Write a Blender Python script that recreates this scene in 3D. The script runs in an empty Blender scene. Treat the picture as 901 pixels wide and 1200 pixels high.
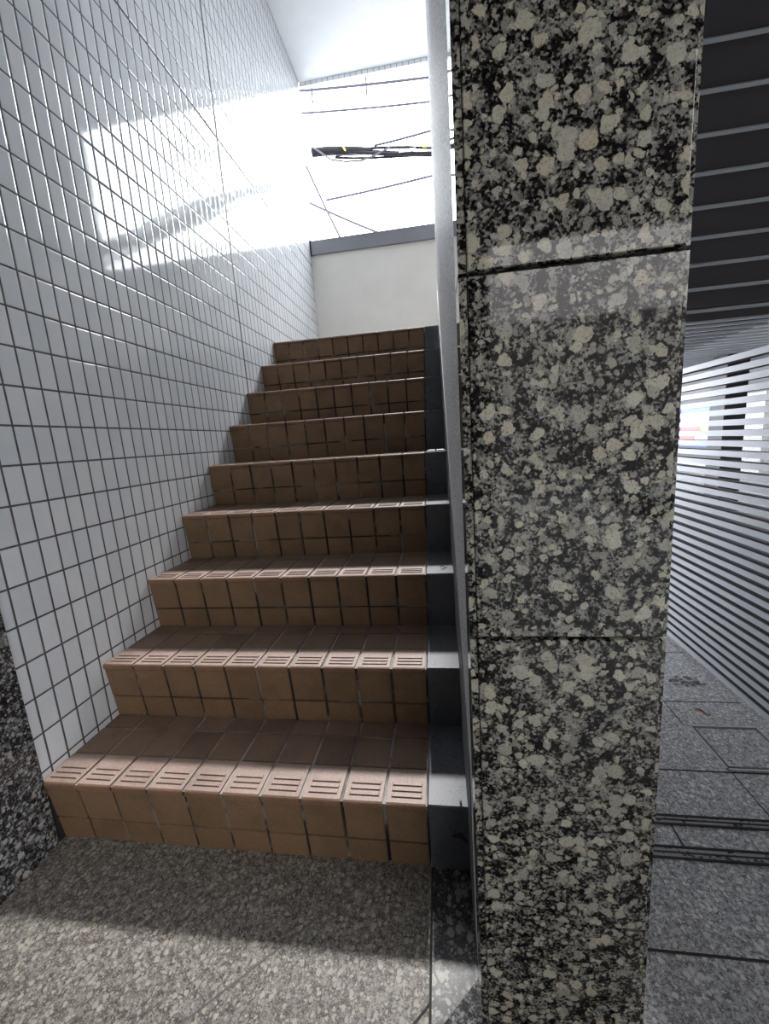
import bpy, bmesh, math, random
from mathutils import Vector, Matrix
random.seed(7)
S = bpy.context.scene
COL = S.collection

# ------------------------------------------------------------------ helpers
def link(name, bm, mat, parent=None, smooth=False):
    me = bpy.data.meshes.new(name)
    bm.normal_update()
    bm.to_mesh(me); bm.free()
    for m in (mat if isinstance(mat, (list, tuple)) else [mat]):
        me.materials.append(m)
    if smooth:
        for p in me.polygons: p.use_smooth = True
    o = bpy.data.objects.new(name, me); COL.objects.link(o)
    if parent is not None:
        o.parent = parent
        o.matrix_parent_inverse = Matrix.Translation(-parent.location) if parent.parent is None else Matrix.Identity(4)
    return o

def thing(name, label, cat, loc=(0, 0, 0), group=None):
    o = bpy.data.objects.new(name, None); COL.objects.link(o)
    o.location = loc; o.empty_display_size = 0.05
    o['label'] = label; o['category'] = cat
    if group: o['group'] = group
    return o

def tag(o, label, cat, group=None):
    o['label'] = label; o['category'] = cat
    if group: o['group'] = group
    return o

def struct(o, label=None, cat=None):
    o['kind'] = 'structure'
    if label: o['label'] = label
    if cat: o['category'] = cat
    return o

def box(bm, x0, x1, y0, y1, z0, z1, mi=0):
    v = [bm.verts.new(p) for p in ((x0,y0,z0),(x1,y0,z0),(x1,y1,z0),(x0,y1,z0),(x0,y0,z1),(x1,y0,z1),(x1,y1,z1),(x0,y1,z1))]
    for f in ((3,2,1,0),(4,5,6,7),(0,1,5,4),(1,2,6,5),(2,3,7,6),(3,0,4,7)):
        bm.faces.new([v[i] for i in f]).material_index = mi

def slab(bm, o, u, v, n, lu, lv, t, b, mi=0):
    """chamfered plate: corner o, sides u*lu and v*lv, thickness t along n, chamfer b"""
    o, u, v, n = Vector(o), Vector(u), Vector(v), Vector(n)
    def ring(a, h): return [bm.verts.new(o+u*a+v*a+n*h), bm.verts.new(o+u*(lu-a)+v*a+n*h),
                            bm.verts.new(o+u*(lu-a)+v*(lv-a)+n*h), bm.verts.new(o+u*a+v*(lv-a)+n*h)]
    r0, r1, r2 = ring(0, 0), ring(0, t-b), ring(b, t)
    flip = u.cross(v).dot(n) < 0
    def F(l):
        f = bm.faces.new(l[::-1] if flip else l); f.material_index = mi
    F(r0[::-1]); F(r2)
    for a, c in ((r0, r1), (r1, r2)):
        for i in range(4):
            j = (i+1) % 4
            F([a[i], a[j], c[j], c[i]])

def prism(bm, pts, ax, a0, a1, mi=0):
    """polygon pts (2-D) extruded along axis 'x' (pts=(y,z)) or 'z' (pts=(x,y))"""
    def P(p, a): return (a, p[0], p[1]) if ax == 'x' else (p[0], p[1], a)
    A = [bm.verts.new(P(p, a0)) for p in pts]; B = [bm.verts.new(P(p, a1)) for p in pts]
    n = len(pts)
    fs = [bm.faces.new(A[::-1]), bm.faces.new(B)]
    for i in range(n):
        fs.append(bm.faces.new([A[i], A[(i+1) % n], B[(i+1) % n], B[i]]))
    for f in fs: f.material_index = mi
    bmesh.ops.recalc_face_normals(bm, faces=fs)

def tube(bm, pts, r, seg=8, mi=0):
    pts = [Vector(p) for p in pts]; rings = []
    for i, p in enumerate(pts):
        d = (pts[min(i+1, len(pts)-1)]-pts[max(i-1, 0)]).normalized()
        a = d.cross(Vector((0, 0, 1)))
        if a.length < .01: a = d.cross(Vector((0, 1, 0)))
        a.normalize(); c = d.cross(a).normalized()
        rr = r[i] if isinstance(r, (list, tuple)) else r
        rings.append([bm.verts.new(p+a*(rr*math.cos(2*math.pi*k/seg))+c*(rr*math.sin(2*math.pi*k/seg))) for k in range(seg)])
    fs = []
    for i in range(len(rings)-1):
        for k in range(seg):
            fs.append(bm.faces.new([rings[i][k], rings[i][(k+1) % seg], rings[i+1][(k+1) % seg], rings[i+1][k]]))
    fs.append(bm.faces.new(rings[0])); fs.append(bm.faces.new(rings[-1][::-1]))
    for f in fs: f.material_index = mi
    bmesh.ops.recalc_face_normals(bm, faces=fs)

# ------------------------------------------------------------------ node helpers
class NT:
    def __init__(s, name):
        s.m = bpy.data.materials.new(name); s.m.use_nodes = True
        s.t = s.m.node_tree; s.b = s.t.nodes['Principled BSDF']
    def n(s, typ, **kw):
        o = s.t.nodes.new(typ)
        for k, v in kw.items(): setattr(o, k, v)
        return o
    def l(s, a, b): s.t.links.new(a, b)
    def val(s, sock, v):
        if hasattr(v, 'is_output') or isinstance(v, bpy.types.NodeSocket): s.l(v, sock)
        else: sock.default_value = v
    def math(s, op, a, b=0.0, c=0.0):
        o = s.n('ShaderNodeMath', operation=op)
        for i, v in enumerate((a, b, c)): s.val(o.inputs[i], v)
        return o.outputs[0]
    def pos(s): return s.n('ShaderNodeNewGeometry').outputs['Position']
    def sep(s, v):
        o = s.n('ShaderNodeSeparateXYZ'); s.l(v, o.inputs[0]); return o.outputs
    def noise(s, vec, scale, detail=3, rough=.55, out='Fac'):
        o = s.n('ShaderNodeTexNoise'); s.l(vec, o.inputs['Vector'])
        o.inputs['Scale'].default_value = scale; o.inputs['Detail'].default_value = detail; o.inputs['Roughness'].default_value = rough
        return o.outputs[out]
    def ramp(s, fac, stops, interp='LINEAR'):
        o = s.n('ShaderNodeValToRGB'); s.l(fac, o.inputs[0]); e = o.color_ramp.elements
        o.color_ramp.interpolation = interp
        while len(e) > 1: e.remove(e[-1])
        e[0].position = stops[0][0]; e[0].color = (*stops[0][1], 1)
        for p, c in stops[1:]:
            x = e.new(p); x.color = (*c, 1)
        return o.outputs[0]
    def mix(s, fac, a, b, blend='MIX'):
        o = s.n('ShaderNodeMix', data_type='RGBA', blend_type=blend)
        s.val(o.inputs[0], fac)
        for i, v in ((6, a), (7, b)):
            if isinstance(v, tuple): v = (*v, 1) if len(v) == 3 else v
            s.val(o.inputs[i], v)
        return o.outputs[2]
    def smooth(s, v, a, b):
        o = s.n('ShaderNodeMapRange', interpolation_type='SMOOTHSTEP'); s.val(o.inputs[0], v)
        o.inputs[1].default_value = a; o.inputs[2].default_value = b
        return o.outputs[0]
    def bump(s, h, strength=.3, dist=.002, normal=None):
        o = s.n('ShaderNodeBump'); o.inputs['Strength'].default_value = strength; o.inputs['Distance'].default_value = dist
        s.l(h, o.inputs['Height'])
        if normal is not None: s.l(normal, o.inputs['Normal'])
        return o.outputs[0]
    def col(s, v): s.val(s.b.inputs['Base Color'], (*v, 1) if isinstance(v, tuple) else v)
    def rough(s, v): s.val(s.b.inputs['Roughness'], v)
    def nor(s, v): s.l(v, s.b.inputs['Normal'])

def plain(name, c, rough=.6, metal=0.0, var=.12, scale=25, bump=0.0, bscale=150):
    k = NT(name); p = k.pos(); f = k.noise(p, scale, 4)
    k.col(k.ramp(f, [(.25, tuple(x*(1-var) for x in c)), (.75, tuple(min(1, x*(1+var)) for x in c))]))
    k.rough(rough); k.b.inputs['Metallic'].default_value = metal
    if bump: k.nor(k.bump(k.noise(p, bscale, 3), bump, .003))
    return k.m

def granite(name, cell, rough, light, mid, dark, seed=(0, 0, 0), contrast=.55, spec=.5, big=.62):
    """porphyritic granite: rounded pale crystals in a salt and pepper matrix"""
    k = NT(name)
    add = k.n('ShaderNodeVectorMath', operation='ADD'); k.l(k.pos(), add.inputs[0]); add.inputs[1].default_value = seed
    oi = k.n('ShaderNodeObjectInfo')
    sh = k.n('ShaderNodeVectorMath', operation='MULTIPLY_ADD')
    cx = k.n('ShaderNodeCombineXYZ')
    for i in range(3): k.l(oi.outputs['Random'], cx.inputs[i])
    k.l(cx.outputs[0], sh.inputs[0]); sh.inputs[1].default_value = (7, 5, 9); k.l(add.outputs[0], sh.inputs[2])
    p = sh.outputs[0]
    def warp(src, scale, amt):
        w = k.noise(src, scale, 3, .65, 'Color')
        o = k.n('ShaderNodeVectorMath', operation='MULTIPLY_ADD'); k.l(w, o.inputs[0])
        o.inputs[1].default_value = (amt,)*3; k.l(src, o.inputs[2]); return o.outputs[0]
    q = warp(warp(p, 1.1/cell, cell*.8), 5/cell, cell*.2)
    def voro(sc, vec, feat='F1'):
        o = k.n('ShaderNodeTexVoronoi', feature=feat); o.inputs['Scale'].default_value = sc; k.l(vec, o.inputs['Vector']); return o
    v1 = voro(1/cell, q); v2 = voro(1/(cell*.5), q); v3 = voro(1/(cell*.15), warp(p, 6/cell, cell*.12))
    r1 = k.sep(v1.outputs['Color']); r2 = k.sep(v2.outputs['Color']); r3 = k.sep(v3.outputs['Color'])
    # crystal masks: the radius varies per crystal
    e1 = k.math('SUBTRACT', k.math('MULTIPLY_ADD', r1[0], big*.75, .03), v1.outputs['Distance'])
    m1 = k.smooth(e1, -.02, .05)
    e2 = k.math('SUBTRACT', k.math('MULTIPLY_ADD', r2[0], .62, -.04), v2.outputs['Distance'])
    m2 = k.smooth(e2, -.04, .08)
    # salt and pepper matrix, clustered
    cl = k.noise(p, 1.1/cell, 4, .6)
    mv = k.math('MULTIPLY_ADD', r3[0], .34, k.math('MULTIPLY_ADD', cl, .95, -.14))
    brown = (dark[0]*2.6+.012, dark[1]*2.2+.008, dark[2]*2+.004)
    fine = k.ramp(mv, [(contrast-.12, dark), (contrast-.02, brown), (contrast+.05, tuple(x*.55 for x in mid)), (contrast+.13, mid), (contrast+.3, tuple(a*.5+b*.5 for a, b in zip(mid, light)))])
    warm = (light[0]*1.03, light[1]*.97, light[2]*.89)
    c2 = k.ramp(r2[1], [(0, mid), (.4, tuple((a+b)/2 for a, b in zip(mid, light))), (.75, light), (1, warm)])
    c1 = k.ramp(r1[1], [(0, tuple(a*.6+b*.4 for a, b in zip(mid, light))), (.35, light), (.7, warm), (1, tuple(min(1, x*1.15) for x in light))])
    c = k.mix(k.math('MULTIPLY', m2, .92), fine, c2); c = k.mix(k.math('MULTIPLY', m1, .95), c, c1)
    fl = k.noise(p, 11/cell, 2, .6)
    sp = k.math('MULTIPLY', k.math('SUBTRACT', 1.0, k.smooth(fl, .33, .42)), .75)          # dark flecks inside the crystals
    c = k.mix(sp, c, tuple(x*2.2 for x in dark))
    tone = k.noise(p, 4/cell, 4, .65)
    c = k.mix(.75, c, k.mix(tone, (.12, .12, .12), (.9, .9, .9)), 'SOFT_LIGHT')
    k.col(c); k.rough(rough)
    k.b.inputs['Specular IOR Level'].default_value = spec
    if rough > .3: k.nor(k.bump(k.noise(p, 3/cell, 3), .25, .002))
    return k.m

# ------------------------------------------------------------------ materials
M = {}
def wall_tile():
    k = NT('glossy_white_wall_tiles'); p = k.pos(); X, Y, Z = k.sep(p)
    def line(c, off, pitch):
        a = k.math('DIVIDE', k.math('SUBTRACT', c, off), pitch)
        f = k.math('FRACT', k.math('ADD', a, 100.5))
        d = k.math('MULTIPLY', k.math('ABSOLUTE', k.math('SUBTRACT', f, .5)), pitch)
        return d, k.math('FLOOR', k.math('ADD', a, 100.0))
    dz, iz = line(Z, 1.106, .1); dy, iy = line(Y, .1384, .04998)
    g = k.math('MINIMUM', dz, dy)
    wz = k.math('ABSOLUTE', k.math('SUBTRACT', Z, 2.603)); wy = k.math('ABSOLUTE', k.math('SUBTRACT', Y, 1.4945))
    wide = k.math('SUBTRACT', k.math('MINIMUM', wz, wy), .0026)
    g = k.math('MINIMUM', g, wide)
    mask = k.smooth(g, .0022, .0031)
    cell = k.n('ShaderNodeCombineXYZ'); k.l(iy, cell.inputs[0]); k.l(iz, cell.inputs[1])
    wn = k.n('ShaderNodeTexWhiteNoise', noise_dimensions='2D'); k.l(cell.outputs[0], wn.inputs['Vector'])
    tint = k.ramp(wn.outputs['Value'], [(0, (.60, .63, .66)), (.5, (.65, .675, .70)), (1, (.67, .69, .705))])
    sm = k.smooth(k.noise(p, 9, 4), .35, .75)
    tint = k.mix(k.math('MULTIPLY', sm, .22), tint, (.45, .49, .55))
    grout = k.ramp(k.noise(p, 30, 3), [(.3, (.035, .033, .036)), (.7, (.075, .07, .07))])
    k.col(k.mix(mask, grout, tint))
    k.rough(k.math('MULTIPLY_ADD', mask, -.78, .85)); k.b.inputs['Specular IOR Level'].default_value = .85
    h = k.smooth(g, .0016, .0066)
    b1 = k.bump(h, .55, .0016)
    # each glazed tile leans a hair and is faintly wavy
    b2 = k.bump(k.noise(p, 14, 2), .05, .004, b1)
    k.nor(b2)
    return k.m
M['wall_tile'] = wall_tile()

def clay(name, a, b, speck=.35, rough=.62):
    k = NT(name); p = k.pos(); g = k.n('ShaderNodeNewGeometry')
    isl = g.outputs['Random Per Island']
    base = k.ramp(isl, [(0, a), (.5, tuple((x+y)/2 for x, y in zip(a, b))), (1, b)])
    f = k.noise(p, 420, 2, .7)
    c = k.mix(k.smooth(f, .55, .72), base, tuple(min(1, x*1.7) for x in b))
    c = k.mix(k.math('MULTIPLY', k.smooth(k.noise(p, 300, 2, .7), .56, .7), speck), c, tuple(x*.3 for x in a))
    dirt = k.smooth(k.noise(p, 11, 5), .42, .75)
    c = k.mix(k.math('MULTIPLY', dirt, .4), c, tuple(x*.5 for x in a))
    k.col(c); k.rough(rough); k.nor(k.bump(k.noise(p, 500, 2), .25, .001))
    return k.m
M['riser_tile'] = clay('tan_riser_tile', (.17, .105, .056), (.228, .142, .078))
M['tread_tile'] = clay('brown_tread_tile', (.155, .102, .072), (.21, .14, .098))
M['nosing_tile'] = clay('pinkish_nosing_tile', (.29, .21, .172), (.36, .265, .222), .3, .55)
M['rib_shade'] = clay('rib_front_shade', (.15, .085, .065), (.18, .105, .08), .2)  # darker clay for the shaded front of each rib
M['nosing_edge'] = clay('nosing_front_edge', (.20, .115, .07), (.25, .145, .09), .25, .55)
def grout_mat(name, a, b, c):
    k = NT(name); p = k.pos()
    n = k.noise(p, 7, 5, .6)
    k.col(k.ramp(n, [(.4, a), (.5, b), (.58, c)])); k.rough(.9)
    k.nor(k.bump(k.noise(p, 200, 3), .4, .002)); return k.m
M['grout'] = grout_mat('dark_stair_grout', (.012, .011, .01), (.05, .045, .042), (.24, .22, .2))
M['grout_pale'] = grout_mat('pale_stair_grout', (.16, .145, .135), (.27, .25, .235), (.36, .34, .32))
def gpaint():
    k = NT('grey_painted_mortar'); p = k.pos()
    c = k.ramp(k.noise(p, 7, 5), [(.3, (.085, .095, .108)), (.7, (.125, .135, .15))])
    v = k.n('ShaderNodeTexNoise'); k.l(p, v.inputs['Vector']); v.inputs['Scale'].default_value = 26; v.inputs['Detail'].default_value = 6
    ck = k.math('ABSOLUTE', k.math('SUBTRACT', v.outputs['Fac'], .5))
    c = k.mix(k.smooth(ck, .0, .012), (.04, .042, .045), c)
    k.col(c); k.rough(.5); k.nor(k.bump(k.noise(p, 120, 3), .2, .002)); return k.m
M['grey_paint'] = gpaint()
M['pillar_granite'] = granite('polished_black_and_beige_granite', .020, .035, (.395, .38, .315), (.215, .212, .188), (.004, .004, .005), (3, 1, 2), .505, .27, .68)
M['pier_granite'] = granite('dark_grey_granite', .019, .14, (.33, .325, .31), (.15, .155, .16), (.012, .013, .016), (9, 4, 1), .55, .5, .55)
M['floor_granite'] = granite('flamed_floor_granite', .012, .5, (.34, .322, .285), (.2, .19, .17), (.045, .041, .038), (1, 8, 3), .45, .35, .62)
M['passage_granite'] = granite('grey_passage_granite', .012, .3, (.60, .605, .61), (.38, .385, .395), (.085, .088, .096), (5, 2, 7), .44, .6, .62)
M['border_granite'] = granite('dark_border_granite', .019, .3, (.3, .29, .27), (.14, .14, .14), (.02, .02, .022), (2, 2, 5), .55, .5)
def stucco():
    k = NT('rough_grey_stucco'); p = k.pos()
    n = k.noise(p, 210, 3, .75); n2 = k.noise(p, 90, 3, .6)
    k.col(k.ramp(n, [(.4, (.26, .265, .28)), (.5, (.72, .725, .74)), (.6, (.96, .96, .97))])); k.rough(.55)
    h = k.math('ADD', n, k.math('MULTIPLY', n2, 1.5)); k.nor(k.bump(h, .9, .006)); return k.m
M['stucco'] = stucco()
M['skirting'] = plain('grey_skirting', (.15, .155, .165), .5, 0, .15, 40, .1)
M['cream'] = plain('cream_painted_render', (.80, .785, .735), .85, 0, .04, 6, .12, 220)
M['coping'] = plain('grey_metal_coping', (.28, .285, .31), .45, .3, .05, 4)
M['black'] = plain('black_seal_and_shade', (.012, .012, .013), .7)
M['joint'] = plain('dark_stone_joint', (.03, .028, .027), .9)
M['soffit'] = plain('pale_painted_soffit', (.80, .825, .84), .85, 0, .03, 8, .08, 260)
M['lip_tile'] = plain('small_white_mosaic', (.88, .9, .92), .3, 0, .06, 30)
M['slat'] = plain('pale_grey_aluminium_slat', (.41, .415, .45), .42, .25, .05, 3)
M['slat_shade'] = plain('slat_gap_shade', (.014, .012, .015), .7)  # near-black colour paints the shade between the fence slats
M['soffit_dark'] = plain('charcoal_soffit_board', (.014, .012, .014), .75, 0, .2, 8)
M['soffit_bar_shaded'] = plain('shaded_soffit_bar', (.2, .21, .225), .5, .1, .05, 5)  # darker copy of the bar colour for the less lit sloping flight
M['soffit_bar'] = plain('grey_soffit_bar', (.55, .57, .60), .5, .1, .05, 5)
M['post_lit'] = plain('column_lit_side', (.014, .0145, .016), .55, .3)
M['post_black'] = plain('black_steel', (.006, .006, .007), .6)
M['metal'] = plain('brushed_steel', (.42, .43, .44), .35, .9, .1, 60)
M['frame_metal'] = plain('dull_steel_frame', (.45, .45, .46), .5, .2, .1, 60)
M['rim_metal'] = plain('dull_dark_steel', (.13, .13, .135), .5, .2, .1, 60)
M['track'] = plain('dark_bronze_track', (.035, .033, .034), .45, .6)
def infill():
    k = NT('dirty_stone_infill'); p = k.pos()
    k.col(k.ramp(k.noise(p, 70, 3), [(.38, (.03, .03, .032)), (.46, (.3, .3, .305))])); k.rough(.7); return k.m
M['track_infill'] = infill()
M['leaf'] = plain('dry_orange_leaf', (.36, .13, .05), .7, 0, .3, 120)
M['leaf2'] = plain('dry_brown_leaf', (.2, .09, .05), .7, 0, .3, 120)
M['stain'] = plain('black_smear', (.022, .02, .02), .6)
M['dirt'] = plain('dark_damp_dirt', (.085, .09, .085), .8, 0, .5, 90)
M['cable'] = plain('black_cable_jacket', (.004, .004, .006), .6)
M['wire'] = plain('grey_wire', (.034, .034, .045), .6)
for q_ in ('cable', 'wire'): M[q_].node_tree.nodes['Principled BSDF'].inputs['Specular IOR Level'].default_value = .12
M['yellow'] = plain('yellow_cable_tag', (.75, .6, .02), .5)
M['silver'] = plain('silver_clamp', (.6, .62, .66), .3, .8)
M['asphalt'] = plain('grey_asphalt', (.13, .13, .135), .9, 0, .15, 30, .3, 90)
M['bld_and_shade'] = plain('facade_and_ground_shade', (.016, .016, .018), .8, 0, .2, 1)
M['white'] = plain('white_render', (.2, .2, .2), .7, 0, .04, 20)
M['blue'] = plain('blue_panel', (.02, .05, .3), .4)
M['board_dark'] = plain('dark_board', (.012, .012, .016), .6)
M['red'] = plain('red_panel', (.28, .03, .03), .4)
M['amber'] = plain('yellow_panel', (.35, .28, .06), .4)
M['bld'] = plain('added_grey_facade', (.14, .13, .125), .85, 0, .1, 1.2)
M['pinkbld'] = plain('added_pinkish_facade', (.80, .74, .715), .8, 0, .06, 2)
M['roof'] = plain('blue_grey_roof', (.16, .22, .3), .6)
M['block'] = plain('speckled_white_block', (.16, .16, .16), .8, 0, .6, 40)
M['glass'] = plain('dark_window_glass', (.03, .04, .05), .08)

# ------------------------------------------------------------------ constants (metres, from the tile grid)
R, G, RK, N = .18863, .2434, .0224, 9
XS0, XS1 = .0025, 1.0088          # tiled flight
XB0, XB1 = 1.0105, 1.0985        # grey border strip
ZL = N*R                          # landing level
YL = (N-1)*G                      # last nosing
YP = 3.10                         # parapet face
ZC = 4.11                         # ceiling over the flight

# ------------------------------------------------------------------ staircase
st = thing('staircase', 'nine-step flight in small tan clay tiles climbing beside the white tiled wall', 'stairs', (.5, 0, 0))
slope = Vector((0, RK-.004, -(R-.016))).normalized()
def tile_xs():
    out = []
    for j in range(10):
        a = XS0 if j == 0 else .0045 + .1005*j
        b = .0045+.1005*(j+1) if j < 9 else XS1
        out.append((a+(.0 if j == 0 else .0042), b-.0042))
    return out
TX = tile_xs()
for i in range(N):
    y0, zt = i*G, (i+1)*R
    zb = i*R
    ynext = (i+1)*G+RK if i < N-1 else YP
    # concrete core with grout skin
    bm = bmesh.new()
    d = .0045
    yb = ynext+.03 if i < N-1 else YP-.0005
    zl = .0 if i == 0 else zb-.03
    prism(bm, [(y0+RK+d, zl), (y0+RK+d, zb), (y0+.004+d, zt-.016), (y0+d, zt-.0155), (y0+d, zt-d), (yb, zt-d), (yb, zl)], 'x', .0006, XS1-.001)
    for f in bm.faces:
        if f.normal.z > .8: f.material_index = 1
    step = link('step', bm, [M['grout'], M['grout_pale']], st)
    if i == 0:
        bm = bmesh.new(); prism(bm, [(.0068, 0), (.0068, zt-.012), (.012, zt-.012), (RK+.008, 0)], 'x', .0006, .0128); link('gap_shade', bm, M['black'], step)  # black filler stands in for the shade in the gap by the pier
    # riser tiles: a full course and a cut course
    bm = bmesh.new()
    L = (Vector((0, y0+RK, zb))-Vector((0, y0+.004, zt-.016))).length
    nrm = Vector((0, slope.z, -slope.y))
    for (a, b) in TX:
        o = Vector((a, y0+.004, zt-.017))+Vector((0, d, 0))
        slab(bm, o, (1, 0, 0), slope, nrm, b-a, .098, .005+random.uniform(-.0006, .0006), .0012)
        o2 = o+slope*.104
        slab(bm, o2, (1, 0, 0), slope, nrm, b-a, L-.1045, .005+random.uniform(-.0006, .0006), .0012)
    link('riser', bm, M['riser_tile'], step)
    # tread tiles behind the nosing
    bm = bmesh.new()
    yy = y0+.106
    while yy < ynext-.012:
        ye = min(yy+.096, ynext-.001)
        for (a, b) in TX:
            slab(bm, (a, yy, zt-d), (1, 0, 0), (0, 1, 0), (0, 0, 1), b-a, ye-yy, d+random.uniform(-.0006, .0003), .0012)
        yy = ye+.007
    link('tread', bm, M['tread_tile'], step)
    # nosing tiles with three raised ribs, shade painted on their fronts, and a rounded lip
    bm = bmesh.new()
    for (a, b) in TX:
        pr = [(y0+.101, zt-d), (y0+.101, zt), (y0+.006, zt), (y0+.002, zt-.002), (y0, zt-.006), (y0+.001, zt-.015), (y0+.010, zt-.016), (y0+.010, zt-d)]
        n0 = len(bm.faces)
        prism(bm, pr, 'x', a, b)
        bm.faces.ensure_lookup_table()
        for f in bm.faces[n0:]:
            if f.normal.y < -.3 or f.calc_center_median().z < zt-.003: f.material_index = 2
        for gy in (.018, .034, .050):
            x0, x1 = a+.011, b-.009
            y_, z_ = y0+gy, zt
            vs = [bm.verts.new(q) for q in ((x0, y_, z_), (x1, y_, z_), (x1, y_+.0105, z_), (x0, y_+.0105, z_),
                                            (x0+.002, y_+.002, z_+.0025), (x1-.002, y_+.002, z_+.0025), (x1-.002, y_+.0085, z_+.0025), (x0+.002, y_+.0085, z_+.0025))]
            fs = [bm.faces.new([vs[q] for q in t]) for t in ((4, 5, 6, 7), (0, 1, 5, 4), (1, 2, 6, 5), (2, 3, 7, 6), (3, 0, 4, 7))]
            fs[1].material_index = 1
    link('nosing', bm, [M['nosing_tile'], M['rib_shade'], M['nosing_edge']], step)
    # grey painted border beside the wall
    bm = bmesh.new()
    prism(bm, [(y0+RK*.8, zb+.0005), (y0+.003, zt-.004), (y0+.006, zt), (ynext-.001, zt), (ynext-.001, zb+.0005)], 'x', XB0, XB1)
    sb = link('side_border', bm, M['grey_paint'], step)
    sb['label'] = 'grey painted mortar strip at the wall end of the step'

# ------------------------------------------------------------------ setting: floors
bm = bmesh.new(); box(bm, 0.0, 1.0085, -6, .06, -.12, 0)
fl = struct(link('floor', bm, M['floor_granite']), 'speckled beige granite floor at the foot of the stairs', 'floor')
bm = bmesh.new(); box(bm, 1.0125, 1.36, -6, .03, -.12, 0)
struct(link('floor', bm, M['border_granite']), 'dark granite floor strip at the base of the pillar', 'floor')
bm = bmesh.new(); box(bm, 1.3605, 3.2, -6, 6.0, -.12, 0); box(bm, 1.30, 1.3605, .031, 6.0, -.12, 0)
struct(link('floor', bm, M['passage_granite']), 'grey granite passage floor beside the louvre fence', 'floor')
def strip(bm, a, b, w, z=.0006, t=.002):
    a, b = Vector((*a, 0)), Vector((*b, 0)); d = (b-a).normalized(); n = Vector((-d.y, d.x, 0))*w/2
    q = [a+n, a-n, b-n, b+n]
    A = [bm.verts.new((p.x, p.y, z-t)) for p in q]; B = [bm.verts.new((p.x, p.y, z)) for p in q]
    fs = [bm.faces.new(A), bm.faces.new(B)]+[bm.faces.new([A[i], A[(i+1) % 4], B[(i+1) % 4], B[i]]) for i in range(4)]
    bmesh.ops.recalc_face_normals(bm, faces=fs)
M['joint_pale'] = plain('worn_stone_joint', (.13, .12, .11), .9)
bm = bmesh.new(); strip(bm, (.545, -.303), (.86, -.02), .0035)
struct(link('trim_1', bm, M['joint_pale']), 'diagonal joint in the granite floor', 'joint')
bm = bmesh.new(); strip(bm, (1.0105, -.215), (.93, -.30), .004); strip(bm, (1.0105, -.9), (1.0105, .018), .0046, .0012)
struct(link('trim_2', bm, M['joint']), 'dark joint along the stair side of the granite strip', 'joint')
bm = bmesh.new()
prism(bm, [(1.10, -.173), (1.022, -.252), (1.022, -.9), (1.10, -.9)], 'z', -.004, .0012)  # darker floor area cut off by a diagonal edge
struct(link('trim_3', bm, M['black_gran'] if 'black_gran' in M else M['pier_granite']), 'darker floor corner with a diagonal edge beside the pillar', 'floor')
bm = bmesh.new()
strip(bm, (1.361, .662), (2.09, .662), .004); strip(bm, (1.361, .345), (2.09, .345), .005)
strip(bm, (1.361, -.10), (3.1, -.10), .005); strip(bm, (1.361, 1.0), (2.09, 1.0), .004)
strip(bm, (1.608, .112), (1.609, .167), .004); strip(bm, (1.80, -.1), (1.80, .08), .003); strip(bm, (1.86, .345), (1.86, .2), .003); strip(bm, (1.84, .535), (1.84, .66), .003)
struct(link('trim_4', bm, M['joint']), 'joints between the passage floor slabs', 'joint')
bm = bmesh.new(); box(bm, -4, 22, -22, 26, -.4, -.13)
struct(link('ground', bm, M['asphalt']))

# damp smudge on the passage floor
bm = bmesh.new()
for k_ in range(26):
    a, r = random.uniform(0, 6.28), random.uniform(0, 1)**.6
    cx, cy = 1.975+.075*r*math.cos(a), .785+.03*r*math.sin(a)
    s = random.uniform(.006, .013)
    vs = [bm.verts.new((cx+s*random.uniform(.7, 1.4)*math.cos(t*1.257), cy+s*.7*random.uniform(.6, 1.3)*math.sin(t*1.257), .0008+.00005*k_)) for t in range(5)]
    bm.faces.new(vs)
tag(link('dirt_patch', bm, M['dirt']), 'dark smudge of dirt on the far passage floor near the fence', 'dirt')

# two sunken track strips across the passage
for idx, (ya, yb, lab) in enumerate(((.170, .194, 'farther of the two dark metal tracks crossing the passage floor'), (.083, .110, 'nearer of the two dark metal tracks crossing the passage floor'))):
    t = thing('floor_track', lab, 'floor track', (1.9, (ya+yb)/2, 0), 'tracks set in the passage floor')
    for y in (ya, yb, (ya+yb)/2):
        bm = bmesh.new(); w = .0026 if y != (ya+yb)/2 else .0016
        box(bm, 1.362, 2.75, y-w, y+w, -.006, .0025); link('rail', bm, M['track'], t)
    bm = bmesh.new(); box(bm, 1.362, 2.75, ya+.003, yb-.003, -.004, .0011); link('infill', bm, M['track_infill'], t)

# access hatch
h = thing('access_hatch', 'square floor hatch with thin steel frame and granite infill by the fence', 'hatch', (1.95, .445, 0))
bm = bmesh.new(); x0, x1, y0, y1 = 1.853, 2.058, .352, .537
for (a, b, c, d) in ((x0, x1, y0, y0+.006), (x0, x1, y1-.006, y1), (x0, x0+.006, y0, y1), (x1-.006, x1, y0, y1)): box(bm, a, b, c, d, -.004, .003)
link('outer_frame', bm, M['frame_metal'], h)
bm = bmesh.new(); e = .009
for (a, b, c, d) in ((x0+e, x1-e, y0+e, y0+e+.004), (x0+e, x1-e, y1-e-.004, y1-e), (x0+e, x0+e+.004, y0+e, y1-e), (x1-e-.004, x1-e, y0+e, y1-e)): box(bm, a, b, c, d, -.004, .0026)
link('lid_rim', bm, M['rim_metal'], h)
bm = bmesh.new(); box(bm, x0+.014, x1-.014, y0+.014, y1-.014, -.006, .0018); link('lid', bm, M['passage_granite'], h)
bm = bmesh.new(); box(bm, x0+.014, x0+.044, y0+.014, y0+.040, -.002, .003); pl = link('key_plate', bm, M['frame_metal'], h)
bm = bmesh.new()
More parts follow.
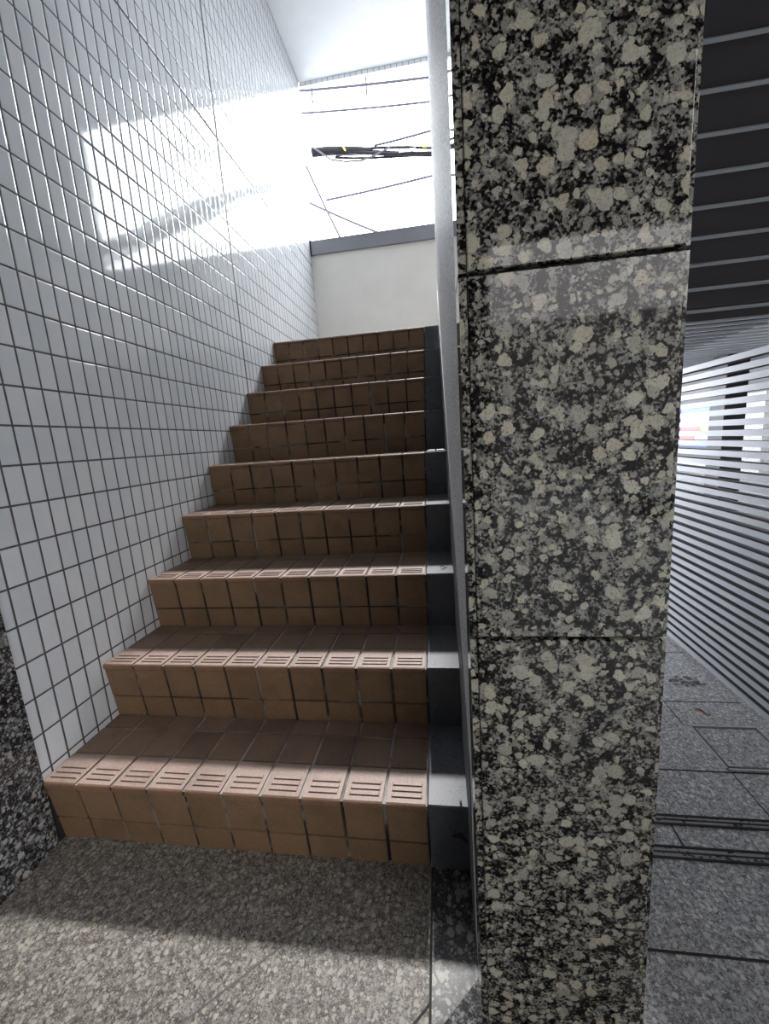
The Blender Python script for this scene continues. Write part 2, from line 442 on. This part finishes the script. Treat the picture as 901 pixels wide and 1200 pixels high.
strip(bm, (x0+.022, y0+.034), (x0+.034, y0+.034), .002, .0036); strip(bm, (x0+.034, y0+.034), (x0+.026, y0+.022), .002, .0036); strip(bm, (x0+.026, y0+.022), (x0+.037, y0+.022), .002, .0036)
link('engraved_mark', bm, M['track'], pl)

def leaf(name, label, p, ln, wd, rot, mat):
    bm = bmesh.new(); pts = []
    for t in range(9):
        u = t/8; w = wd*math.sin(math.pi*u)**.8*.5
        pts.append((u*ln-ln/2, w, .004*math.sin(u*5)+.003*abs(math.sin(7*u))))
    up = [bm.verts.new((a, w, z+.003)) for a, w, z in pts]; md = [bm.verts.new((a, 0, z)) for a, w, z in pts]; lo = [bm.verts.new((a, -w, z+.003)) for a, w, z in pts]
    for i_ in range(8):
        for A, B in ((up, md), (md, lo)):
            try: bm.faces.new([A[i_], A[i_+1], B[i_+1], B[i_]])
            except ValueError: pass
    bmesh.ops.remove_doubles(bm, verts=bm.verts, dist=1e-5)
    st_ = [(pts[-1][0], 0, pts[-1][2]), (pts[-1][0]+ln*.25, .002, .003)]
    tube(bm, st_, .0009, 5)
    o = link(name, bm, mat, None, True); o.location = p; o.rotation_euler = (0, 0, rot)
    return tag(o, label, 'leaf')
leaf('dry_leaf', 'small orange dry leaf lying on the passage floor beyond the hatch', (1.931, .603, .001), .034, .013, -.6, M['leaf'])
leaf('dry_leaf', 'tiny brown dry leaf on the grey border of the third step', (1.066, 2*G+.055, 3*R+.001), .02, .009, .3, M['leaf2'])
leaf('dry_leaf', 'tiny brown leaf scrap on the grey border of the fifth step', (1.055, 4*G+.03, 5*R+.001), .012, .007, 1.1, M['leaf2'])
leaf('dry_leaf', 'pale leaf scrap on the grey border of the lowest step', (1.083, .012, R+.001), .012, .006, 1.3, M['leaf2'])
bm = bmesh.new()
sp = [(1.083, .118), (1.073, .113), (1.066, .112), (1.060, .106), (1.064, .100), (1.074, .101), (1.085, .094), (1.096, .084), (1.0965, .091), (1.09, .104)]
A = []
for (x, z) in sp:
    yf = RK*.8+(.003-RK*.8)*(z/(R-.004))
    A.append(bm.verts.new((x, yf-.0008, z)))
bm.faces.new(A)
sm = link('black_smear', bm, M['stain']); tag(sm, 'black smear on the grey riser of the lowest step', 'stain')

# ------------------------------------------------------------------ setting: walls
bm = bmesh.new(); box(bm, -.2, 0, .0065, 3.2, 0, ZC+.3)
struct(link('wall_left', bm, M['wall_tile']), 'glossy white tiled wall along the left of the stairs', 'wall')

pier = thing('granite_pier', 'dark speckled granite pier at the foot of the white tiled wall', 'pier', (0, -.6, 0))
bm = bmesh.new(); box(bm, -.18, .002, -3.0, .003, 0, 2.94); link('core', bm, M['joint'], pier)
bm = bmesh.new(); slab(bm, (.002, -3.0, .139), (0, 1, 0), (0, 0, 1), (1, 0, 0), 3.0035, 1.2, .011, .0015); link('granite_panel', bm, M['pier_granite'], pier)
bm = bmesh.new(); slab(bm, (.002, -3.0, 1.343), (0, 1, 0), (0, 0, 1), (1, 0, 0), 3.0035, 1.59, .011, .0015); link('granite_panel', bm, M['pier_granite'], pier)
bm = bmesh.new(); slab(bm, (.002, -3.0, 0), (0, 1, 0), (0, 0, 1), (1, 0, 0), 3.0035, .1355, .011, .0015); link('base_panel', bm, M['pier_granite'], pier)

# stair side wall (rough stucco) with a raking grey skirting
bm = bmesh.new(); box(bm, 1.101, 1.30, -.205, 1.92, 0, ZC)
struct(link('wall_right', bm, M['stucco']), 'narrow rough grey stucco wall between stairs and pillar', 'wall')
bm = bmesh.new()
def nz(y): return R+y*R/G
prism(bm, [(-.10, 0), (-.10, nz(-.10)+.30), (1.92, nz(1.92)+.21), (1.92, 0)], 'x', 1.0988, 1.1012)
struct(link('baseboard_right', bm, M['skirting']), 'grey raking skirting along the right side of the stairs', 'skirting')

# landing, parapet, ceiling
bm = bmesh.new(); box(bm, 1.102, 4.2, 1.93, YP, ZL-.028, ZL-.002)
struct(link('floor_landing', bm, M['tread_tile']), 'top landing behind the last step', 'floor')
bm = bmesh.new(); box(bm, 0, 5.0, YP, YP+.15, 1.668, 2.70)
struct(link('wall_far', bm, M['cream']), 'cream parapet wall at the top of the stairs', 'wall')
cp = bmesh.new(); box(cp, .012, 5.0, YP-.022, YP+.18, 2.69, 2.805)
struct(link('trim_5', cp, M['coping']), 'grey metal coping on the cream parapet', 'coping')
bm = bmesh.new(); box(bm, 0.0005, .0115, YP-.024, YP+.18, 2.685, 2.81)
struct(link('trim_6', bm, M['black']), 'black seal at the wall end of the coping', 'seal')
bm = bmesh.new(); box(bm, 0, 4.2, -.35, 3.205, ZC, ZC+.3)
struct(link('ceiling', bm, M['soffit']), 'pale painted ceiling above the stairs', 'ceiling')
bm = bmesh.new(); box(bm, 0.0, 4.2, 3.206, 3.23, ZC-.03, ZC+.3)
struct(link('trim_7', bm, M['lip_tile']), 'mosaic tile lip along the far edge of the ceiling', 'trim')
bm = bmesh.new()
for k_ in range(84): box(bm, .004+.05*k_, .0075+.05*k_, 3.2045, 3.2065, ZC-.0302, ZC)
struct(link('trim_8', bm, M['coping']), 'joints of the mosaic lip', 'trim')

# unseen canopy added to limit back light and cap the pillar's reflection
bm = bmesh.new(); box(bm, -3, 3.6, -4.6, -.36, 2.95, 4.4)
struct(link('ceiling_canopy_added', bm, M['bld']))

# ------------------------------------------------------------------ granite pillar
pil = thing('granite_pillar', 'tall square pillar clad in polished black and beige speckled granite', 'pillar', (1.22, -.24, 0))
bm = bmesh.new(); box(bm, 1.104, 1.331, -.262, -.206, 0, 2.95); link('core', bm, M['black'], pil)
zs = [0, .290, .742, 1.180, 1.62, 2.06, 2.50, 2.94]
for a, b in zip(zs[:-1], zs[1:]):
    bm = bmesh.new(); slab(bm, (1.1085, -.262, a+.0025), (1, 0, 0), (0, 0, 1), (0, -1, 0), .2225, b-a-.005, .010, .0012)
    fp = link('granite_panel', bm, M['pillar_granite'], pil)
    bm = bmesh.new(); box(bm, 1.0985, 1.1076, -.2695, -.206, a+.0025, b-.0025); link('side_panel', bm, M['pillar_granite'], pil)
    bm = bmesh.new(); box(bm, 1.3317, 1.3360, -.2695, -.206, a+.0025, b-.0025); link('side_panel', bm, M['pillar_granite'], pil)

# ------------------------------------------------------------------ louvred soffit of the upper flight and landing
so = thing('louvred_soffit', 'charcoal louvred underside of the upper stair flight beyond the pillar', 'soffit', (2.0, 1.84, 1.6))
yk, zk = 1.84, 1.605
ang = math.radians(40.5); cu, su = math.cos(ang), math.sin(ang)
up = Vector((0, -cu, su)); nrm = Vector((0, -su, -cu))
bm = bmesh.new()
A = Vector((0, yk, zk)); B = A+up*2.7
w0, w1 = 1.34, 3.35
def quadbox(bm, a, b, x0, x1, n, t, mi=0):
    q = [a, b, b-n*t, a-n*t]
    prism(bm, [(p.y, p.z) for p in q], 'x', x0, x1, mi)
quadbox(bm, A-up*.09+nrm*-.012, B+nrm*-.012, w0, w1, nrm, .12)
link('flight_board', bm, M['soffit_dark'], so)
bm = bmesh.new(); pitch = .1345
for k_ in range(20):
    a = A+up*(-.026+pitch*k_)
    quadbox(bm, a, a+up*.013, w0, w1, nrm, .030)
link('flight_slats', bm, M['soffit_bar_shaded'], so)
bm = bmesh.new(); box(bm, w0, 3.32, yk+.0, 3.1, zk+.012, zk+.06); box(bm, w0, 3.32, 3.1, 3.75, zk+.012, zk+.06); link('landing_board', bm, M['soffit_dark'], so)
bm = bmesh.new(); box(bm, 3.321, 5.2, yk-.2, 5.2, zk+.02, zk+.06); link('outer_board', bm, M['soffit_bar'], so)  # pale board stands in for the lit space above these slats
bm = bmesh.new()
for k_ in range(25):
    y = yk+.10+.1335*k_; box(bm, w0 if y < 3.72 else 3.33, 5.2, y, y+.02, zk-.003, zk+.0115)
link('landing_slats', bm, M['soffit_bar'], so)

# ------------------------------------------------------------------ louvre fence
fe = thing('louvre_fence', 'low fence of horizontal grey metal slats along the right of the passage', 'fence', (2.1, 1.5, 0))
XF, FP = 2.09, .0366
bm = bmesh.new()
for k_ in range(33):
    z = .022+FP*k_
    # blade: pale face to the passage, body coloured dark as gap shade
    y0, y1 = -1.2, 5.0
    pts = [(XF, z), (XF, z+.0205), (XF+.0015, z+.0215), (XF+.0015, z-.001)]
    box(bm, XF, XF+.003, y0, y1, z, z+.0205, 0)
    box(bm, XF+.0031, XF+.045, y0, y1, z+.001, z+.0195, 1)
link('slat_panel', bm, [M['slat'], M['slat_shade']], fe)
for y in (-1.0, .1, 1.45, 3.0, 4.6):
    bm = bmesh.new(); box(bm, XF+.046, XF+.09, y-.02, y+.02, -.001, 1.23); link('post', bm, M['post_black'], fe)

# column beyond the fence and things on the street
co = thing('steel_column', 'dark square steel column standing beyond the louvre fence', 'column', (4.0, 3.84, 0))
bm = bmesh.new(); box(bm, 3.9, 4.085, 3.73, 3.96, -.021, 1.6); link('shaft', bm, M['post_black'], co)
bm = bmesh.new(); box(bm, 3.892, 3.8995, 3.735, 3.955, -.02, 1.6); link('lit_side', bm, M['post_lit'], co)  # lit side of the column, painted lighter on a thin sheet

sg = thing('display_board', 'white notice board with blue, red and yellow bands seen through the fence', 'board', (6.0, 7.9, 0))
bm = bmesh.new(); box(bm, 6.0, 6.08, 7.44, 8.75, -.02, 1.6); link('panel', bm, M['board_dark'], sg)
for z0, z1, mt, ya, yb in ((.92, 1.05, 'white', 7.46, 8.34), (1.06, 1.24, 'blue', 7.46, 8.7), (.72, .88, 'red', 7.7, 8.34), (.72, .88, 'amber', 7.46, 7.69), (1.42, 1.46, 'red', 7.46, 8.6),
                           (1.37, 1.41, 'white', 7.46, 8.6), (.60, .68, 'white', 7.46, 7.85), (.60, .68, 'red', 7.86, 8.34), (.48, .54, 'blue', 7.46, 8.34), (.12, .17, 'white', 7.46, 8.6)):
    bm = bmesh.new(); box(bm, 5.99, 5.9995, ya, yb, z0, z1); link('band', bm, M[mt], sg)
bm = bmesh.new(); box(bm, 5.98, 5.9895, 8.36, 8.75, .5, 1.3); link('side_panel', bm, M['blue'], sg)
wb = bmesh.new(); box(wb, 6.0, 6.2, 6.2, 6.68, -.02, 1.35)
tag(link('garden_wall', wb, M['block']), 'white block wall seen bright through the fence gaps right of the column', 'wall')
bb = bmesh.new(); box(bb, 9.0, 9.4, -6, 16, -.13, 5.0)
struct(link('wall_street', bb, M['bld_and_shade']))
bb = bmesh.new(); box(bb, 3.2005, 8.9, -6, 12, -.128, -.02)  # near-black colour stands in for the shade over this ground
struct(link('floor', bb, M['bld_and_shade']), 'ground beyond the louvre fence with shade painted into its colour', 'ground')

# unseen walls added to narrow the light from behind the camera
bb = bmesh.new(); box(bb, -3.2, -3.0, -9.4, -.4, -.13, 2.94); box(bb, -3.0, 1.68, -4.75, -4.6, -.13, 2.94)
struct(link('wall_side_added', bb, M['bld']))
# unseen back wall added to bound the reflection in the pillar
bb = bmesh.new(); box(bb, -8, 16, -10.0, -9.5, -.13, 3.35)
struct(link('wall_back_added', bb, M['bld']))
bb = bmesh.new(); box(bb, -8, 16, -10.0, -9.52, 3.36, 11)  # pinkish upper facade, added to show as a bright reflection in the pillar
struct(link('wall_back_upper_added', bb, M['pinkbld']))

# ------------------------------------------------------------------ overhead cables beyond the parapet
cl = thing('cable_closure', 'thick black telephone cable closure hanging across the white sky', 'cable', (0, 7, 5.9))
def cp_(u, v): # sag helper: point in the plane y=7
    return Vector((u, 7, v))
bm = bmesh.new(); tube(bm, [(-.895, 7, 6.015), (-.6, 7, 6.0), (-.1, 7, 5.935), (.15, 7, 5.895)], [.064, .064, .055, .035], 12)
link('closure_body', bm, M['cable'], cl)
def run(x):
    k = [(-.6, 6.0), (1.2, 5.725), (2.7, 5.5), (5.0, 5.02), (8.5, 4.35)]
    for (xa, za), (xb, zb) in zip(k[:-1], k[1:]):
        if x <= xb: return za+(zb-za)*(x-xa)/(xb-xa)
    return k[-1][1]
for k_, (dz, dy, r, sp) in enumerate(((.035, 0, .02, .10), (0, .05, .026, .02), (-.03, -.02, .028, -.06), (-.065, .03, .018, -.12), (.01, .09, .024, .06))):
    bm = bmesh.new(); pts = []
    for t in range(29):
        x = -.5+t*.32; e_ = min(1, max(0, (x-1.3)/2.0))
        pts.append((x, 7+dy, run(x)+dz+sp*e_+.025*math.sin(x*2.3+k_*1.7)))
    tube(bm, pts, [r*(1+1.2*min(1, max(0, (-.5+t*.32-1.4)/1.5))) for t in range(29)], 8); link('cable', bm, M['cable'], cl)
bm = bmesh.new(); tube(bm, [(-.88, 7-.07, 6.06), (-.7, 6.9, 5.92), (-.55, 6.9, 5.80), (-.3, 6.9, 5.735), (-.02, 6.9, 5.71), (.2, 6.9, 5.75), (.5, 6.9, 5.84)], .0135, 6); link('loop_wire', bm, M['wire'], cl)
for (x, z, dx, dz) in ((-.42, 6.03, .08, -.02), (-.34, 6.0, .05, -.09), (1.02, 5.77, .09, 0), (1.12, 5.81, .06, .0)):
    bm = bmesh.new(); tube(bm, [(x, 6.92, z), (x+dx, 6.92, z+dz)], .013, 6); link('tag', bm, M['yellow'], cl)
for (x, z) in ((.62, 5.80), (.80, 5.79)):
    bm = bmesh.new(); tube(bm, [(x, 6.93, z-.03), (x+.1, 6.93, z-.035)], .022, 8); link('clamp', bm, M['silver'], cl)
def wire(label, a, b, r, ticks=()):
    bm = bmesh.new(); a, b = Vector(a), Vector(b)
    tube(bm, [a.lerp(b, t/12)-Vector((0, 0, .05*4*(t/12)*(1-t/12))) for t in range(13)], r, 6)
    for t in ticks:
        p = a.lerp(b, t); tube(bm, [p+Vector((0, 0, .16)), p-Vector((0, 0, .22))], r*.85, 5)
    return tag(link('overhead_wire', bm, M['wire']), label, 'wire', 'thin wires against the sky')
wire('thin dark wire with two cross hangers just below the ceiling edge', (-1.6, 7, 7.02), (3.2, 7, 6.71), .019, (.165, .36))
wire('faint thin wire second from the ceiling edge, parallel to the hanger wire', (-1.5, 7.6, 7.1), (3.2, 7.6, 6.78), .0165)
wire('steep thin wire slanting down to the coping near the tiled wall', (-1.85, 10, 7.75), (-1.0, 10, 5.75), .03)
wire('faint wire crossing the steep one and running down right to the coping', (-2.3, 10.6, 7.4), (.5, 10.6, 5.95), .028)
wire('faint nearly level wire between the cable closure and the coping', (-1.7, 11.2, 7.55), (3.4, 11.2, 7.95), .028)
wire('thin wire leaving the cable closure upward to the right', (.2, 7, 5.96), (3.0, 7, 6.3), .017)

# ------------------------------------------------------------------ light
w = bpy.data.worlds.new('sky'); S.world = w; w.use_nodes = True
nt = w.node_tree; bg = nt.nodes['Background']
bg.inputs[0].default_value = (.90, .95, 1.0, 1); bg.inputs[1].default_value = 12.0
sl = bpy.data.lights.new('sun', 'SUN'); sl.energy = 4.2; sl.angle = math.radians(4); sl.color = (1, .97, .95)
so_ = bpy.data.objects.new('sun', sl); COL.objects.link(so_)
el = math.radians(48.6)
d = Vector((0, -math.cos(el), -math.sin(el)))
so_.rotation_euler = d.to_track_quat('-Z', 'Y').to_euler(); so_.location = (0, 8, 9)
def portal(loc, rot, sx, sy):
    l = bpy.data.lights.new('sky_portal', 'AREA'); l.shape = 'RECTANGLE'; l.size = sx; l.size_y = sy
    l.cycles.is_portal = True
    o = bpy.data.objects.new('sky_portal', l); COL.objects.link(o); o.location = loc; o.rotation_euler = rot
portal((2.1, 3.22, 3.45), (math.radians(-90), 0, 0), 4.2, 1.3)

# ------------------------------------------------------------------ camera
f, C, rv = 467.72, Vector((1.0689, -.7655, 1.0047)), Vector((-.18163, .05604, .13782))
RR = Matrix.Rotation(rv.length, 3, rv.normalized())
right, fwd, upv = RR.col[0], RR.col[1], RR.col[2]
cam = bpy.data.cameras.new('camera'); co_ = bpy.data.objects.new('camera', cam); COL.objects.link(co_)
cam.sensor_fit = 'HORIZONTAL'; cam.sensor_width = 36; cam.lens = f/901*36; cam.clip_start = .02; cam.clip_end = 200
m = Matrix.Identity(4)
for i in range(3):
    m[i][0], m[i][1], m[i][2], m[i][3] = right[i], upv[i], -fwd[i], C[i]
co_.matrix_world = m
S.camera = co_
S.view_settings.view_transform = 'Standard'
S.view_settings.look = 'None'
S.view_settings.exposure = 0.0
